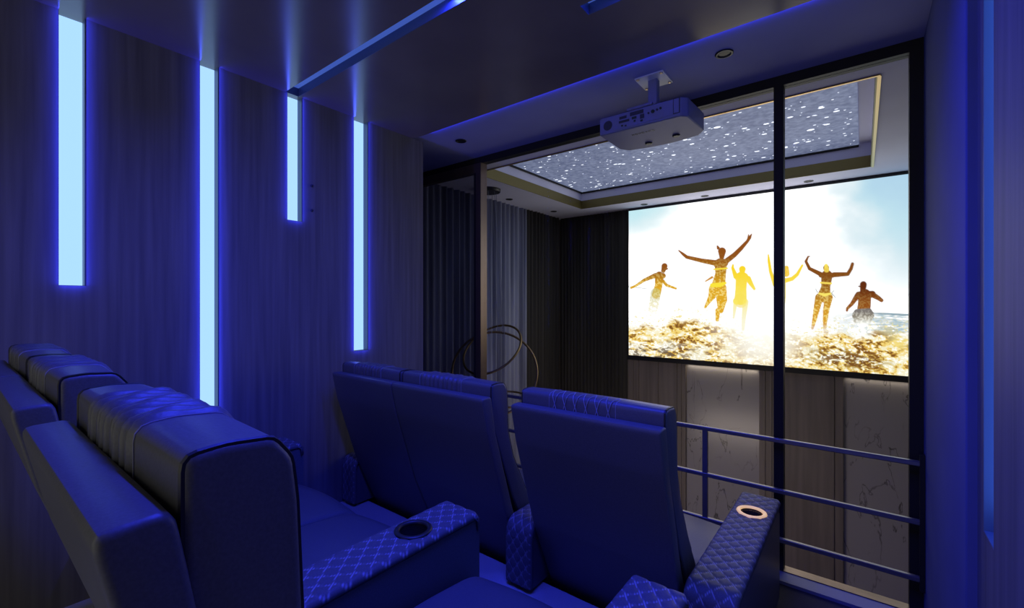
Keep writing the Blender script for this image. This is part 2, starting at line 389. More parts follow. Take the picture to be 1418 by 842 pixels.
# curtains (pleated sheets with thickness)
def pleats(length, z0, z1, pitch, amp, thick, seed, jitter=.35):
    r = random.Random(seed); n = max(8, int(length / pitch) * 8); s = [length * i / n for i in range(n + 1)]
    ph = 0; off = []
    for i in range(n + 1):
        ph += 2 * PI * (length / n) / pitch * (1 + jitter * math.sin(i * .37 + seed) * .6)
        off.append(amp * math.sin(ph) * (.75 + .25 * math.sin(i * .11 + seed)))
    vs = []; fs = []
    for i in range(n + 1):
        for d in (0, thick):
            vs += [(s[i], off[i] + d, z0), (s[i], off[i] + d, z1)]
    for i in range(n):
        a, b = i * 4, (i + 1) * 4
        fs += [(a, b, b + 1, a + 1), (a + 2, a + 3, b + 3, b + 2), (a, a + 2, b + 2, b), (a + 1, b + 1, b + 3, a + 3)]
    e = n * 4; fs += [(0, 1, 3, 2), (e, e + 2, e + 3, e + 1)]
    return MB().add(vs, fs)
o = pleats(1.66, HZ, ZH, .085, .030, .006, 3).obj('sheer_curtain', M['curtain_sheer'], smooth=True, loc=(XH0 + .05, 2.80, 0)); o.rotation_euler.z = PI / 2
tag(o, 'pale grey pleated sheer curtain behind the ring pendant', 'curtain')
o = pleats(.74, HZ, ZH, .075, .028, .008, 5).obj('dark_curtain', M['curtain_dark'], smooth=True, loc=(XH0 + .05, 4.48, 0)); o.rotation_euler.z = PI / 2
tag(o, 'dark pleated curtain between the sheer curtain and the room corner', 'curtain')
o = pleats(.99, HZ, ZH, .050, .014, .008, 9, .1).obj('dark_curtain', M['curtain_dark'], smooth=True, loc=(XH0 + .04, YF + .02, 0))
tag(o, 'nearly black finely pleated curtain left of the screen', 'curtain')

# pendant with rings
t = thing('ring_pendant', 'dull gold ring pendant hanging on fine wires by the sheer curtain', 'pendant lamp', (-3.02, 3.46, ZH))
MB().lathe([(0, -.03), (.12, -.03), (.125, -.02), (.125, 0), (0, 0)], n=28).obj('canopy', M['black'], t, smooth='auto')
RV = Vector((math.cos(.6651), math.sin(.6651), 0)); FV = Vector((-math.sin(.6651), math.cos(.6651), 0))
def ring(c, r, roll, tilt, tube, name='ring'):
    e1 = RV * math.cos(roll) + Vector((0, 0, math.sin(roll))); e2 = Vector((0, 0, math.cos(tilt))) + FV * math.sin(tilt)
    pts = [Vector(c) + e1 * (r * math.cos(2 * PI * k / 56)) + e2 * (r * math.sin(2 * PI * k / 56)) for k in range(56)]
    MB().tube(pts, tube, 8, closed=True).obj(name, M['gold_dark'], t, smooth=True)
ring((.20, -.14, -1.835), .415, 0, math.radians(25), .012)
ring((.18, -.15, -1.61), .295, math.radians(18), math.radians(48), .011)
ring((.30, -.06, -2.10), .20, 0, math.radians(80), .010)
for k in range(7):
    a = 2 * PI * k / 7
    zb = (-1.45, -1.62, -1.75, -1.5, -2.15, -1.6, -1.9)[k]
    p0 = Vector((.08 * math.cos(a), .08 * math.sin(a), -.03)); p1 = Vector((.15 + .12 * math.cos(a), -.10 + .12 * math.sin(a), zb))
    MB().tube([p0, p0.lerp(p1, .5), p1], .0025, 5).obj('wire', M['curtain_sheer'], t)

# ------------------------------------------------------------------ screen
SX0, SX1, SZ0, SZ1 = -2.275, .88, .752, 2.530
t = thing('cinema_screen', 'large bright screen showing people leaping in sunlit surf', 'screen', ((SX0 + SX1) / 2, YF - .03, (SZ0 + SZ1) / 2))
hx, hz = (SX1 - SX0) / 2, (SZ1 - SZ0) / 2
m = MB(); bw = .02
fr = slab((-hx - .004, hx + bw), (-hz - .055, hz + bw), [(-hx, hx, -hz, hz)], -.006, .055, lambda a, b, n: (a, n, b))
fr.obj('frame', M['black'], t)
MB().box(-hx, hx, .02, .05, -hz, hz).obj('back', M['black'], t)

def paint_screen():
    NU, NV = 640, 361
    f_, yaw, cx, cy = 618.9, .6651, 709., 419.
    xs = np.linspace(SX0, SX1, NU); zs = np.linspace(SZ1, SZ0, NV)
    X, Z = np.meshgrid(xs, zs); Y = YF - .03
    F = -math.sin(yaw) * X + math.cos(yaw) * Y; R = math.cos(yaw) * X + math.sin(yaw) * Y
    # flat picture coordinates: the picture was measured in these units, unrolled onto the screen
    U = cx + f_ * R / F; V = cy - f_ * (Z - EYE) / F
    def vnoise(px, py, seed):
        g = np.random.default_rng(seed).random((257, 257))
        ix = np.floor(px).astype(int); iy = np.floor(py).astype(int); fx = px - ix; fy = py - iy
        fx = fx * fx * (3 - 2 * fx); fy = fy * fy * (3 - 2 * fy); ix %= 256; iy %= 256
        return (g[iy, ix] * (1 - fx) + g[iy, ix + 1] * fx) * (1 - fy) + (g[iy + 1, ix] * (1 - fx) + g[iy + 1, ix + 1] * fx) * fy
    def fbm(px, py, seed, o=4):
        s = 0; a = .5; t_ = 0
        for k in range(o): s = s + a * vnoise(px * 2 ** k + 11.3 * k, py * 2 ** k + 5.7 * k, seed + k); t_ += a; a *= .5
        return s / t_
    def sst(a, b, x): q = np.clip((x - a) / (b - a), 0, 1); return q * q * (3 - 2 * q)
    img = np.ones((NV, NU, 3)) * np.array([1., 1., 1.])
    def mix(c, al):
        al = np.clip(al, 0, 1)[..., None]; img[:] = img * (1 - al) + np.asarray(c, float) * al
    cl = fbm(U / 45, V / 30, 20)
    # sky
    mix((.55, .80, .90), sst(1110, 1235, U + (290 - V) * .35 + (cl - .5) * 70) * sst(450, 300, V) * .98)
    mix((.36, .58, .82), sst(1160, 1300, U + (260 - V) * .9 + (cl - .5) * 60) * sst(345, 250, V) * .75)
    mix((.50, .83, .91), sst(955, 872, U + (V - 293) * .9 + (cl - .5) * 50) * sst(345, 293, V) * .85)
    # sea
    hor = 427.5 + (U - 1130) * .052
    sea = sst(0, 1.5, V - hor) * sst(1085, 1215, U)
    wv = fbm(U / 22, V / 2.6, 40)
    mix((.33, .50, .58), sea * (.35 + .55 * sst(1150, 1240, U)) * sst(.3, .55, wv))
    mix((.93, .96, .95), sea * sst(.52, .66, wv) * .9)
    mix((.16, .27, .34), sea * sst(3, 0, abs(V - hor - 1.5)) * sst(1160, 1240, U) * .8)
    lh = 397 + (U - 872) * .12
    mix((.45, .50, .50), sst(1.2, 0, abs(V - lh)) * sst(905, 890, U) * .6)
    # surf
    top = 449 + (fbm(U / 26, U * 0 + 3.3, 60) - .5) * 26 + 10 * sst(960, 1060, U) + 3 * sst(1090, 1260, U)
    foam = sst(-4, 9, V - top)
    wp = fbm(U / 16, V / 9, 55, 3) - .5; Uf = U + wp * 22; Vf = V - (U - 1060) * .06 + wp * 9
    n1 = fbm(Uf / 6, Vf / 3.0, 70, 4); n2 = fbm(U / 22 + 4, V / 7, 90, 3); n3 = fbm(U / 2.2, V / 1.5, 110, 2)
    tone = n1 * .52 + n2 * .40 + n3 * .20 - .06 + .03 * sst(475, 495, V)
    sun = sst(95, 15, np.hypot((U - 1062), (V - 470) * 1.5))
    mix((1., .93, .62), foam * .9)
    mix((.97, .72, .16), foam * sst(.60, .50, tone) * .9 * (1 - .6 * sun))
    mix((.70, .38, .05), foam * sst(.51, .43, tone) * .85 * (1 - .5 * sun))
    mix((.24, .10, .02), foam * sst(.445, .38, tone) * (1 - .85 * sun))
    low = sst(470, 486, V + (n2 - .5) * 24) * sst(1030, 900, U)
    mix((.84, .80, .74), low * .65 * sst(.40, .56, n2)); mix((.17, .13, .08), low * sst(.47, .38, n1) * .85)
    dk = sst(46, 10, np.hypot((U - 1172) / 1.8, (V - 497 - (U - 1172) * .12) * 2.4)); mix((.20, .085, .02), dk * sst(.60, .46, n1) * .95)
    mix((1, 1, .95), sst(.56, .66, n1 * .5 + n3 * .5) * foam * .85)
    # spray
    sp = sst(28, 4, abs(V - top)) * sst(.62, .72, n3) * (V < top)
    mix((.95, .80, .25), sp * .8)
    # figures: (colour top, colour bottom, split v, [capsules])
    speck = sst(.50, .62, fbm(U / 1.8, V / 1.8, 140, 2))
    def capsule(ax, ay, ra, bx, by, rb):
        dx, dy = bx - ax, by - ay; L2 = dx * dx + dy * dy + 1e-9
        h = np.clip(((U - ax) * dx + (V - ay) * dy) / L2, 0, 1)
        return np.hypot(U - ax - h * dx, V - ay - h * dy) - (ra + h * (rb - ra))
    def figure(c0, c1, v0, v1, parts, spk=.5, fade=None, gain=1., cs=(1., .80, .25)):
        d = np.full(U.shape, 1e9)
        for chain in parts:
            for (ax, ay, ra), (bx, by, rb) in zip(chain, chain[1:]): d = np.minimum(d, capsule(ax, ay, ra, bx, by, rb))
        al = sst(.7, -.7, d) * gain
        if fade: al = al * sst(fade[1], fade[0], V + (n3 - .5) * 12)
        k = sst(v0, v1, V)[..., None]; c = np.asarray(c0) * (1 - k) + np.asarray(c1) * k
        sk = (speck * spk * sst(v0 - 6, v1, V))[..., None]; c = c * (1 - sk) + np.asarray(cs) * sk
        a = np.clip(al, 0, 1)[..., None]; img[:] = img * (1 - a) + c * a
    def stroke(c, pts, al=1.):
        d = np.full(U.shape, 1e9)
        for (ax, ay, ra), (bx, by, rb) in zip(pts, pts[1:]): d = np.minimum(d, capsule(ax, ay, ra, bx, by, rb))
        mix(c, sst(.6, -.6, d) * al)
    # blaze of sunlight
    mix((1, 1, .97), sst(95, 10, np.hypot((U - 1052), (V - 425) * .9)) * .95)
    Yl = (1., .72, .02); Yb = (1., .86, .15)
    figure(Yl, Yb, 366, 430, [[(1028, 372.8, 4.6), (1027.5, 380, 3)], [(1024, 384, 6.5), (1030, 384, 6.5)], [(1027, 384, 8), (1026, 400, 7.6), (1025.6, 414, 8.5), (1020, 417, 5)],
        [(1019, 383, 3.5), (1014.5, 371, 2), (1015, 367, 1.2)], [(1036, 386, 4), (1040, 393, 3), (1044.5, 400, 1.8)]], .25)
    stroke((.98, .78, .10), [(1025, 415, 8.6), (1026, 418, 8.4)], .6)
    figure(Yb, (1, .95, .6), 418, 450, [[(1032.5, 418, 4), (1030, 440, 3), (1029, 456, 2.2)], [(1018.5, 418, 3), (1016, 440, 1.4)]], .1, gain=.65)
    figure(Yl, Yb, 355, 440, [[(1064, 353, .9), (1064.5, 360, 1.8), (1067, 376, 2.2), (1073, 394, 3)], [(1080, 377, 5), (1080, 390, 8), (1080, 412, 8), (1080, 440, 5)],
        [(1086, 389, 3.2), (1097, 386, 2.8), (1104, 380, 2.4), (1111, 367.5, 1.4)]], .2)
    figure((.95, .62, .05), (.95, .62, .05), 360, 361, [[(1089, 371, 3.2), (1089, 379, 4.4)]], .4)
    B0 = (.29, .085, .01); B1 = (.78, .42, .02)
    figure(B0, B1, 352, 405, [[(999.8, 348.2, 5.6), (999.5, 356, 3.4)], [(994.6, 343.5, 2.2), (993.5, 341, 1.2)], [(993, 365, 5.5), (1003, 364, 5.5)],
        [(998, 366, 8.6), (998, 379, 7.4), (994.5, 397, 9.6), (991, 400, 7)], [(990, 364, 4), (972, 361, 3), (951, 356, 2.4), (946, 352, 2), (940, 347, .8)],
        [(1006.5, 361, 3.8), (1017, 353, 3.4), (1026, 344, 3), (1035, 334, 2.2), (1038, 329, 2.4), (1041, 324, .6)], [(1036, 331, 1.6), (1036.5, 325, .7)],
        [(998, 399, 8), (999.5, 415, 7.5), (998, 430, 4)], [(988, 400, 6.5), (986, 410, 5.2), (981, 418, 3), (976.5, 425.5, 1.6)], [(994, 430, 3.4), (993.2, 443, 2.4)]], .75)
    stroke((1., .82, .05), [(986, 395, 2.8), (997, 394.5, 3.2), (1004.5, 392, 1.6)]); stroke((1., .80, .05), [(988.5, 373, .9), (1007, 371.5, 1.1)])
    figure((.62, .28, .03), B1, 385, 400, [[(986, 384, 1.6), (977, 389.5, .8)]], .3)
    figure(B0, B1, 372, 402, [[(920.2, 368.6, 4.2), (918.5, 375, 3)], [(921, 372, 3), (924.5, 372.3, .8)], [(909, 382, 4.2), (918, 382, 4)], [(913, 382, 6), (912, 396, 5.2), (908.5, 409, 6)],
        [(907.5, 381.5, 3.4), (892, 388, 2.2), (880, 396, 1.6), (874, 398.5, 1.6)], [(918, 389, 2.2), (923, 395, 2), (936, 399.5, 1.4)]], .75, fade=(410, 418))
    figure((.55, .55, .18), (.9, .8, .3), 405, 425, [[(908, 406, 7), (906, 420, 7), (902, 436, 6)]], .9, gain=.55, fade=(418, 440), cs=(1, 1, .9))
    H = (.45, .26, .05)
    figure((.24, .075, .01), (.72, .36, .03), 380, 440, [[(1144, 371, 4.2), (1144.5, 377, 2.8)], [(1137, 381, 3.6), (1153, 381, 3.6)], [(1145, 382, 8), (1143.5, 397, 6.3), (1141.8, 407, 8.6), (1141, 411, 8)],
        [(1136, 379.5, 3.2), (1121, 372, 2.4), (1116, 362, 2), (1119, 355.5, 1.2), (1121.5, 355, .5)], [(1155, 380.5, 3.6), (1174, 379.5, 2.7), (1178.5, 372, 2.5), (1180.5, 365.5, 2.2)],
        [(1134.5, 412, 5.8), (1130.5, 430, 4.4), (1128, 442, 3.2), (1125, 455, 1.8)], [(1147.5, 412, 5.8), (1144, 430, 4.4), (1142.5, 444, 3.2), (1142, 461, 1.6)]], .8, fade=(446, 464))
    figure((1., .80, .12), (.95, .7, .1), 366, 375, [[(1144, 368, 2.6), (1144.5, 373.5, 3.8)]], .2, cs=H)
    stroke((1., .83, .15), [(1134.5, 406.5, 1.3), (1142, 408.5, 2.2), (1150.5, 406.5, 1.3)]); stroke((1., .78, .12), [(1136.5, 391.5, 1.2), (1151, 392.5, 1.3)])
    stroke((.35, .40, .40), [(1151.5, 406, .6), (1157, 412, .5)]); stroke((.35, .40, .40), [(1152, 405, .6), (1155, 402.5, .5)]); stroke((.35, .40, .40), [(1132, 405, .6), (1129.5, 400, .5)])
    figure((.13, .028, .006), (.30, .085, .012), 396, 425, [[(1195.5, 394.2, 4.8), (1195.3, 397, 4.6), (1194.5, 403, 3.6)], [(1191, 396.5, 1.2), (1188.6, 396.5, .5)], [(1189, 408.5, 4.8), (1208, 407.5, 4.8)],
        [(1197.5, 409, 9), (1197, 421, 9), (1196, 429, 9.2)], [(1187, 410, 4), (1179.5, 421, 2.7), (1173.5, 427, 2.1), (1172.8, 430, 1.6)], [(1209, 408.5, 4), (1216, 412.5, 3.2), (1220.8, 416, 2.6)]], .12)
    figure((.20, .18, .17), (.42, .38, .26), 428, 450, [[(1187, 437, 7), (1203, 436.5, 7.5)], [(1187, 433, 5), (1203, 432, 5)], [(1186, 444, 4.5), (1202, 444, 5)]], .75, fade=(440, 452), cs=(.95, .93, .82))
    mix((1, 1, .92), sst(26, 6, np.hypot(U - 1195, (V - 456) * 1.3)) * .95 * sst(.30, .55, n1))
    mix((.96, .78, .25), sst(24, 4, np.hypot(U - 1246, (V - 474) * 1.3)) * sst(.62, .46, tone) * .9)
    mix((.55, .52, .30), sst(30, 8, np.hypot(U - 1236, (V - 456) * 1.6)) * sst(.53, .43, tone) * .7)
    mix((1, .99, .90), sst(70, 8, np.hypot(U - 1060, (V - 478) * 1.7)) * .75)
    img[:] = np.clip(img, 0, 1)
    img *= (1 + .8 * np.clip(img.min(-1, keepdims=True), 0, 1) ** 14)      # the burnt-out sun glare is brighter than white
    # mesh: one flat sheet with the picture in a colour attribute
    me = bpy.data.meshes.new('picture')
    vs = np.stack([X - (SX0 + SX1) / 2, np.zeros_like(X), Z - (SZ0 + SZ1) / 2], -1).reshape(-1, 3)
    idx = np.arange(NU * NV).reshape(NV, NU)
    q = np.stack([idx[:-1, :-1], idx[1:, :-1], idx[1:, 1:], idx[:-1, 1:]], -1).reshape(-1, 4)
    me.vertices.add(len(vs)); me.vertices.foreach_set('co', vs.ravel())
    me.loops.add(q.size); me.loops.foreach_set('vertex_index', q.ravel().astype(np.int32))
    me.polygons.add(len(q)); me.polygons.foreach_set('loop_start', (np.arange(len(q)) * 4).astype(np.int32))
    me.update(calc_edges=True); me.validate()
    ca = me.color_attributes.new('picture', 'FLOAT_COLOR', 'POINT')
    ca.data.foreach_set('color', np.concatenate([img.reshape(-1, 3), np.ones((NU * NV, 1))], 1).ravel().astype(np.float32))
    m = bpy.data.materials.new('screen_picture'); m.use_nodes = True; N = m.node_tree.nodes; L = m.node_tree.links
    N.remove(N['Principled BSDF'])
    a = N.new('ShaderNodeAttribute'); a.attribute_name = 'picture'; e = N.new('ShaderNodeEmission'); e.inputs[1].default_value = 1.0
    L.new(a.outputs['Color'], e.inputs[0]); L.new(e.outputs[0], N['Material Output'].inputs[0])
    me.materials.append(m)
    o = bpy.data.objects.new('picture', me); COL.objects.link(o); o.parent = t
paint_screen()

# panelled wall under the screen: timber panels and lit marble panels
def timber(x0, x1, grooves):
    m = MB().box(x0, x1, YF - .0, YF + .08, HZ, SZ0 - .06)
    o = m.obj('timber_panel', M['panel_wood'], wf); 
    for g in grooves:
        MB().box(g - .006, g + .006, YF - .014, YF, HZ, SZ0 - .06).obj('moulding', M['panel_wood'], o)
wf = bpy.data.objects['wall_far']
timber(-2.30, -1.60, (-2.23, -2.16, -1.92, -1.70, -1.65))
timber(-.85, -.145, (-.80, -.74, -.22))
timber(.60, 1.35, (.66,))
for x0, x1, wpow in ((-1.60, -.85, .30), (-.145, .60, .16)):
    MB().box(x0, x1, YF + .045, YF + .08, HZ, SZ0 - .06).obj('marble_panel', M['marble'], wf)
    MB().box(x0 + .01, x1 - .01, YF + .015, YF + .035, SZ0 - .062, SZ0 - .052).obj('led_bar', M['black'], wf)
    area_lamp('niche_led', ((x0 + x1) / 2, YF + .02, SZ0 - .066), (0, 0, 0), x1 - x0 - .04, .02, wpow, (1., .86, .70))

# ------------------------------------------------------------------ projector
PX0, PX1, PY0, PY1, PZ0, PZ1 = -1.150, -.680, 2.255, 2.590, 2.325, 2.420
t = thing('projector', 'white projector hung from the blue ceiling on a short column', 'projector', ((PX0 + PX1) / 2, (PY0 + PY1) / 2, (PZ0 + PZ1) / 2))
hx, hy, hz = (PX1 - PX0) / 2, (PY1 - PY0) / 2, (PZ1 - PZ0) / 2
pl = [(-hx, -hy), (hx - .03, -hy), (hx, -hy + .03), (hx + .01, hy - .06), (hx - .03, hy - .005)] + [(hx - .03 - (2 * hx - .06) * i / 8, hy - .005 + .03 * math.sin(PI * i / 8)) for i in range(1, 8)] + [(-hx + .03, hy - .005), (-hx - .005, hy - .06)]
n = len(pl)
vs = [(x, y, -hz) for x, y in pl] + [(x, y, hz) for x, y in pl]
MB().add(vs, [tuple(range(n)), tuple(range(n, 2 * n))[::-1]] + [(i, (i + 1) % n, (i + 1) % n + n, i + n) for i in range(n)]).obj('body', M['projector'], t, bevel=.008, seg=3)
bk = MB().box(-hx + .085, hx - .065, -hy - .003, -hy + .002, -hz + .012, hz - .008).obj('port_panel', M['projector'], t)
def port(x0, x1, z0, z1, m='projector_dark', name='port'):
    return MB().box(x0, x1, -hy - .0055, -hy - .002, z0, z1).obj(name, M[m], bk)
port(-.115, -.075, .012, .026); port(-.118, -.06, -.008, .004); port(-.045, -.02, -.004, .008, 'port'); port(-.055, .018, .015, .034)
port(.0, .022, -.012, .010); port(-.105, -.095, -.028, -.020, 'port'); port(-.085, -.075, -.032, -.024); port(-.035, -.025, -.020, -.010, 'port'); port(.002, .014, -.028, -.018, 'port')
for k, (x, r) in enumerate(((.045, .005), (.068, .009), (.09, .0055), (.108, .006))):
    MB().lathe([(0, -.0055), (r, -.0055), (r, 0), (0, 0)], c=(x, -hy - .002, .006 + .003 * k), n=12, axis='y').obj('socket', M['port' if k % 2 else 'projector_dark'], bk)
MB().lathe([(0, -.004), (.021, -.004), (.026, -.001), (.026, 0), (0, 0)], c=(-hx + .05, -hy, -.002), n=24, axis='y').obj('speaker_grille', M['projector_dark'], t)
MB().box(hx - .062, hx - .036, -hy - .002, -hy + .002, -hz + .02, hz - .006).obj('cover', M['projector'], t)
fr_ = slab((hx - .066, hx - .032), (-hz + .016, hz - .002), [(hx - .062, hx - .036, -hz + .02, hz - .006)], -hy - .0015, -hy + .001, lambda a, b, n: (a, n, b)).obj('cover_gap', M['projector_dark'], t)
for x, y in ((-.06, .105), (.105, .08)):
    MB().lathe([(0, -.008), (.016, -.008), (.020, -.004), (.020, 0), (0, 0)], c=(x, y, -hz), n=20).obj('foot', M['black'], t, smooth='auto')
# lettering on the underside (a short dark word, too small to read)
gl = [((0, 0), (0, 1)), ((0, .5), (.55, .5)), ((.55, 0), (.55, 1))]
gl2 = [((0, 0), (0, 1)), ((0, 1), (.55, 1)), ((.55, 1), (.55, 0)), ((0, 0), (.55, 0))]
gl3 = [((0, 0), (.28, 1)), ((.28, 1), (.55, 0)), ((.12, .4), (.43, .4))]
gl4 = [((0, 0), (0, 1)), ((0, 1), (.28, .4)), ((.28, .4), (.55, 1)), ((.55, 1), (.55, 0))]
m = MB(); sz = .017
for k, g in enumerate((gl4, gl2, gl, gl2, gl3, gl, gl2)):
    for (ax, ay), (bx, by) in g:
        x0 = -.085 + k * .0185; L = math.hypot(bx - ax, by - ay) or 1; nx, ny = -(by - ay) / L * .11, (bx - ax) / L * .11
        q = [(ax + nx, ay + ny), (bx + nx, by + ny), (bx - nx, by - ny), (ax - nx, ay - ny)]
        m.add([(x0 + p * sz, -.060 - r * sz, -hz - zz) for zz in (.0, .0008) for p, r in q], [(0, 1, 2, 3), (4, 5, 6, 7), (0, 1, 5, 4), (1, 2, 6, 5), (2, 3, 7, 6), (3, 0, 4, 7)])
o = m.obj('lettering', M['black'], t); o['kind'] = 'stuff'
MB().box(-.145, .105, -hy + .045, hy - .12, hz, hz + .010).obj('mount_bracket', M['projector_dark'], t)
MB().box(-.085, .055, -hy + .02, hy - .15, hz + .010, hz + .026).obj('mount_arm', M['projector'], t, bevel=.004)
px, py = .050, -.110
MB().box(px - .024, px + .024, py - .022, py + .022, hz + .012, ZS - (PZ0 + PZ1) / 2).obj('column', M['projector'], t, bevel=.004)
pt = MB().box(px - .075, px + .075, py - .075, py + .075, ZS - (PZ0 + PZ1) / 2 - .006, ZS - (PZ0 + PZ1) / 2).obj('ceiling_plate', M['white_metal'], t)
for sx, sy in ((-1, -1), (1, -1), (1, 1), (-1, 1)):
    MB().lathe([(0, -.005), (.006, -.005), (.009, 0), (0, 0)], c=(px + sx * .062, py + sy * .062, ZS - (PZ0 + PZ1) / 2 - .006), n=10).obj('screw', M['gold_ring'], pt)

# ------------------------------------------------------------------ recliners
def resample(poly, step, closed=False):
    P = [Vector((p[0], p[1])) for p in poly]
    if closed: P.append(P[0])
    out = []
    for a, b in zip(P, P[1:]):
        n = max(1, int(round((b - a).length / step)))
        out += [a.lerp(b, i / n) for i in range(n)]
    if not closed: out.append(P[-1])
    return out
def smooth_poly(P, it, closed=True):
    for _ in range(it):
        Q = []
        n = len(P)
        for i in range(n):
            if not closed and i in (0, n - 1): Q.append(P[i]); continue
            Q.append(P[i] * .5 + (P[(i - 1) % n] + P[(i + 1) % n]) * .25)
        P = Q
    return P
def loft(profile, x0, x1, step=.015, sm=4, edge=.02, nx=24, disp=None, xs=None):
    """closed (y,z) profile carried from x0 to x1 with softened ends; disp(x, p) pushes outwards"""
    P = smooth_poly(resample(profile, step, True), sm)
    n = len(P)
    area = sum(P[i].x * P[(i + 1) % n].y - P[(i + 1) % n].x * P[i].y for i in range(n))
    sg = 1 if area > 0 else -1
    Nn = []
    for i in range(n):
        t_ = (P[(i + 1) % n] - P[(i - 1) % n]).normalized(); Nn.append(Vector((t_.y * sg, -t_.x * sg)))
    k = 5
    inner = xs if xs else [x0 + edge + (x1 - x0 - 2 * edge) * i / nx for i in range(nx + 1)]
    X = [x0 + edge * (1 - math.cos(PI / 2 * i / k)) for i in range(k)] + inner + [x1 - edge * (1 - math.cos(PI / 2 * i / k)) for i in range(k - 1, -1, -1)]
    ins = [edge * (1 - math.sin(PI / 2 * i / k)) for i in range(k)] + [0] * len(inner) + [edge * (1 - math.sin(PI / 2 * i / k)) for i in range(k - 1, -1, -1)]
    vs = []; fs = []
    for x, c in zip(X, ins):
        for p, nn in zip(P, Nn):
            d = -c + (disp(x, p, nn) if disp else 0)
            vs.append((x, p.x + nn.x * d, p.y + nn.y * d))
    m = len(X)
    for i in range(m - 1):
        for j in range(n):
            l = (j + 1) % n
            fs.append((i * n + j, i * n + l, (i + 1) * n + l, (i + 1) * n + j))
    fs.append(tuple(range(n))); fs.append(tuple((m - 1) * n + j for j in range(n)))
    return MB().add(vs, fs), P, Nn

CUSH = [(.062, .90), (.062, 1.000), (.062, 1.050), (.067, 1.057), (.100, 1.060), (.146, 1.056), (.166, 1.030), (.172, .98), (.178, .84), (.215, .72), (.30, .56), (.385, .43), (.40, .34), (.33, .30), (.20, .55)]
SHELL = [(0, .995), (.001, 1.010), (.054, 1.012), (.058, 1.0), (.085, .85), (.20, .50), (.325, .22), (.352, .16), (.352, .05), (.297, .05), (.297, .16), (.272, .22), (.147, .50), (.03, .86)]
SEAT = [(.34, .25), (.37, .325), (.55, .345), (.80, .335), (.98, .315), (1.045, .28), (1.055, .22), (1.03, .17), (.35, .17)]

def arm(t, x0, x1, ring_mat, cup_y, seam=True, right_stitch=False, rear=.145):
    yf, zt = 1.062, .48
    body = MB()
    a = [(rear, .215), (rear, zt - .10), (rear + .04, zt - .02), (yf - .012, zt - .02), (yf, zt - .03), (yf, .03), (rear + .14, .03), (rear + .14, .215)]
    n = len(a); c = .004
    body.add([(x0 + c, y, z) for y, z in a] + [(x1 - c, y, z) for y, z in a],
             [(i, (i + 1) % n, (i + 1) % n + n, i + n) for i in range(n) if i != 2] + [tuple(range(n)), tuple(range(n, 2 * n))])
    ob = body.obj('armrest', M['leather'], t)
    if right_stitch:
        for dy in (-.012, .012):
            MB().tube([(x1 - c + .001, cup_y + .10 + dy, .10), (x1 - c + .001, cup_y + .10 + dy, zt - .03)], .0016, 5).obj('stitching', M['thread'], ob)
    MB().tube([(x1 - .002, rear + .06, zt - .012), (x1 - .002, yf - .01, zt - .012)], .004, 6).obj('piping', M['leather'], ob)
    # quilted pad that rolls over the rear end
    R = .055
    path = [(yf - .001, zt - .055), (yf - .004, zt - .02), (yf - .018, zt)]
    path = [Vector(p) for p in path]
    main = []
    y = yf - .018
    while y > rear + R: main.append(Vector((y, zt))); y -= .006
    main += [Vector((rear + R - R * math.sin(PI / 2 * i / 14) - .0, zt - R + R * math.cos(PI / 2 * i / 14))) for i in range(15)]
    z = zt - R
    while z > .222: z -= .006; main.append(Vector((rear - .002, z)))
    P = path[:2] + main
    s = [0]
    for p, q in zip(P, P[1:]): s.append(s[-1] + (q - p).length)
    W = x1 - x0; nt = 36; w_d = W / 3.0; l_d = .060
    rows = []; vs = []; fs = []; seamv = []
    for i, p in enumerate(P):
        tn = (P[min(i + 1, len(P) - 1)] - P[max(i - 1, 0)]).normalized(); nn = Vector((tn.y, -tn.x))
        if nn.y < -.1 and p.x > rear + R: nn = -nn
        if i > 4 and nn.dot(Vector((-1, 1))) < 0: nn = -nn
        for k in range(nt + 1):
            tt = W * k / nt; x = x0 + tt
            a_ = s[i] / l_d + tt / w_d; b_ = s[i] / l_d - tt / w_d
            fa = abs((a_ % 1) - .5); fb = abs((b_ % 1) - .5)        # .5 on a seam
            q = max(fa, fb)
            h = .0034 * (1 - (2 * q) ** 4)
            e = min(tt, W - tt); h *= min(1, e / .012); drop = .014 * max(0, 1 - e / .010) ** 2
            vs.append((x, p.x + nn.x * (h - drop), p.y + nn.y * (h - drop)))
            seamv.append(max(0, min(1, (q - .455) / .02)) if e > .004 else 0)
    if ring_mat is not None:
        cx_, r_ = (x0 + x1) / 2, .047
    for i in range(len(P) - 1):
        for k in range(nt):
            j = i * (nt + 1) + k
            if ring_mat is not None:
                mx = (vs[j][0] + vs[j + nt + 2][0]) / 2; my = (vs[j][1] + vs[j + nt + 2][1]) / 2
                if vs[j][2] > zt - .03 and math.hypot(mx - cx_, my - cup_y) < r_: continue
            fs.append((j, j + 1, j + nt + 2, j + nt + 1))
    pad = MB().add(vs, fs).obj('quilted_pad', M['quilt'], t, smooth=True, fix=False)
    at_ = pad.data.attributes.new('seam', 'FLOAT', 'POINT'); at_.data.foreach_set('value', np.array(seamv, dtype=np.float32))
    sol = pad.modifiers.new('thickness', 'SOLIDIFY'); sol.thickness = .004; sol.offset = -1 if True else 0
    if ring_mat is not None:
        cu = MB().lathe([(.046, .008), (.043, -.005), (.042, -.075), (.030, -.080), (0, -.080)], c=(cx_, cup_y, zt), n=32).obj('cup_well', M['black'], t, smooth=True)
        MB().lathe([(.043, .004), (.044, .0105), (.050, .0125), (.058, .0105), (.060, .006), (.058, .000), (.043, -.004)], c=(cx_, cup_y, zt), n=40).obj('cup_rim', M[ring_mat], t, smooth=True)

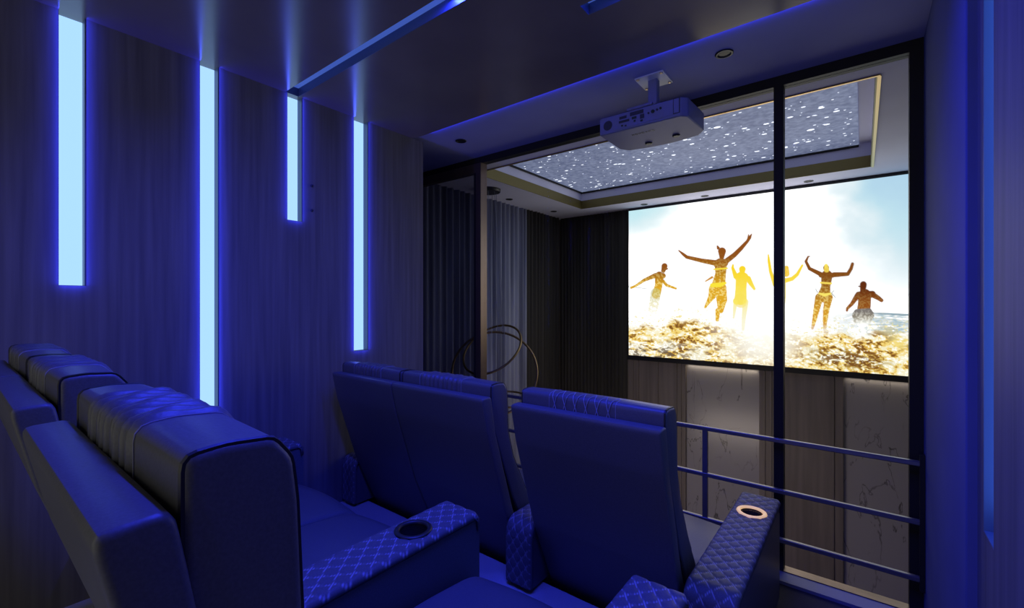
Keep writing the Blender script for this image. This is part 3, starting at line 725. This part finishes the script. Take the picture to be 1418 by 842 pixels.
def recliner(label, x0, x1, y, z, style, larm=None, rarm=None, lrear=.145, cups=(None, None), cup_y=.84, group='recliners', rstitch=False, wide=None):
    t = thing('recliner', label, 'recliner', ((x0 + x1) / 2, y, z), group)
    c = (x0 + x1) / 2; a, b = x0 - c, x1 - c; W = b - a
    m, P, Nn = loft(SHELL, a, b, .010, 1, .008, 6)
    m.obj('back_shell', M['leather'], t, smooth='auto')
    ca, cb = a + .004, b - .004
    r0, r1 = ca + W * .24, cb - W * .30
    if style == 'ruched':
        nr = 9; pitch = (r1 - r0) / nr
        def disp(x, p, nn):
            up = max(0, min(1, (p.y - .86) / .06))
            if r0 < x < r1:
                k = (x - r0) / pitch
                return up * (.015 * abs(math.sin(PI * k)) ** .6 - .006 + .0015 * math.sin(11 * p.x * 9 + 2.3 * int(k)))
            return up * .004 * math.sin(PI * (x - a) / W)
    else:
        def disp(x, p, nn):
            up = max(0, min(1, (p.y - .86) / .06))
            return up * .005 * math.sin(PI * (x - a) / W)
    m, P, Nn = loft(CUSH, ca, cb, .008, 1, .010, 108, disp)
    cu = m.obj('back_cushion', M['leather'], t, smooth=True)
    nP = len(P)
    def line(x, off=.003, lo=.84):
        st = next(i for i in range(nP) if P[i].y > lo and P[i - 1].y <= lo)
        out = []
        for k in range(nP):
            p, nn = P[(st + k) % nP], Nn[(st + k) % nP]
            if p.y <= lo: break
            out.append((x, p.x + nn.x * off, p.y + nn.y * off))
        return out
    def arc(x, off, rad, nm, mt, lo=.84):
        MB().tube(line(x, off, lo), rad, 5).obj(nm, M[mt], cu)
    for x in (r0 - .004, r1 + .004): arc(x, .0040, .0009, 'stitching', 'thread')
    for x in (ca + .006, cb - .006): arc(x, -.0015, .0035, 'piping', 'black', .50)
    if style == 'diamond':
        nd = 6; pd = (r1 - r0) / nd; mm = MB()
        rear_ = [p for p in line(0, .0075, .955) if p[1] < .10]; rear_.sort(key=lambda p: (p[1] + p[2]))
        for k in range(nd):
            for sgn in (1, -1):
                pts = []
                for i, p in enumerate(rear_):
                    f = i / (len(rear_) - 1); xx = r0 + pd * (k + (f if sgn > 0 else 1 - f)); pts.append((xx, p[1], p[2]))
                mm.tube(pts, .0015, 4)
        o = mm.obj('lattice_stitching', M['thread'], cu); o['kind'] = 'stuff'
    m, P2, N2 = loft(SEAT, a + .004, b - .004, .016, 4, .022, 12, lambda x, p, nn: .016 * math.sin(PI * (x - a) / W) if p.y > .2 else 0)
    m.obj('seat_cushion', M['leather'], t, smooth=True)
    MB().box(a + .02, b - .02, .34, 1.00, .0, .19).obj('base', M['black'], t)
    MB().box(a + .012, b - .012, 1.004, 1.040, .03, .175).obj('footrest', M['leather'], t, bevel=.012, seg=3)
    if larm: arm(t, larm[0] - c, larm[1] - c, cups[0], cup_y, rear=lrear)
    if rarm: arm(t, rarm[0] - c, rarm[1] - c, cups[1], cup_y, right_stitch=rstitch)
    return t
YA, YBk = 1.345, .075
g1 = 'front row recliners'; g2 = 'back row recliners'
recliner('front left recliner against the strip wall, dark back with ruched headrest', -2.335, -1.805, YA, 0, 'ruched', (-2.465, -2.340), None, .145, ('black', None), group=g1)
recliner('middle recliner of the front row, dark back joined to its left neighbour', -1.800, -1.206, YA, 0, 'ruched', None, (-1.202, -1.070), .145, (None, 'black'), group=g1)
recliner('front right recliner with lattice stitched headrest and gold rimmed cup holder', -1.063, -.482, YA, 0, 'diamond', None, (-.461, -.300), .145, (None, 'gold_added_glow'), .832, group=g1)
recliner('rearmost recliner by the left wall, mostly hidden behind its neighbour', -2.232, -1.722, YBk, .2, 'ruched', (-2.440, -2.240), None, .34, ('black', None), group=g2)
recliner('rear recliner left of the nearest one, creased ruched headrest', -1.718, -1.196, YBk, .2, 'ruched', None, None, group=g2)
recliner('nearest rear recliner at lower left, black cup holder in its left arm', -1.015, -.490, YBk, .2, 'ruched', (-1.190, -1.030), (-.479, -.335), .145, ('black', 'black'), .838, group=g2, rstitch=True)
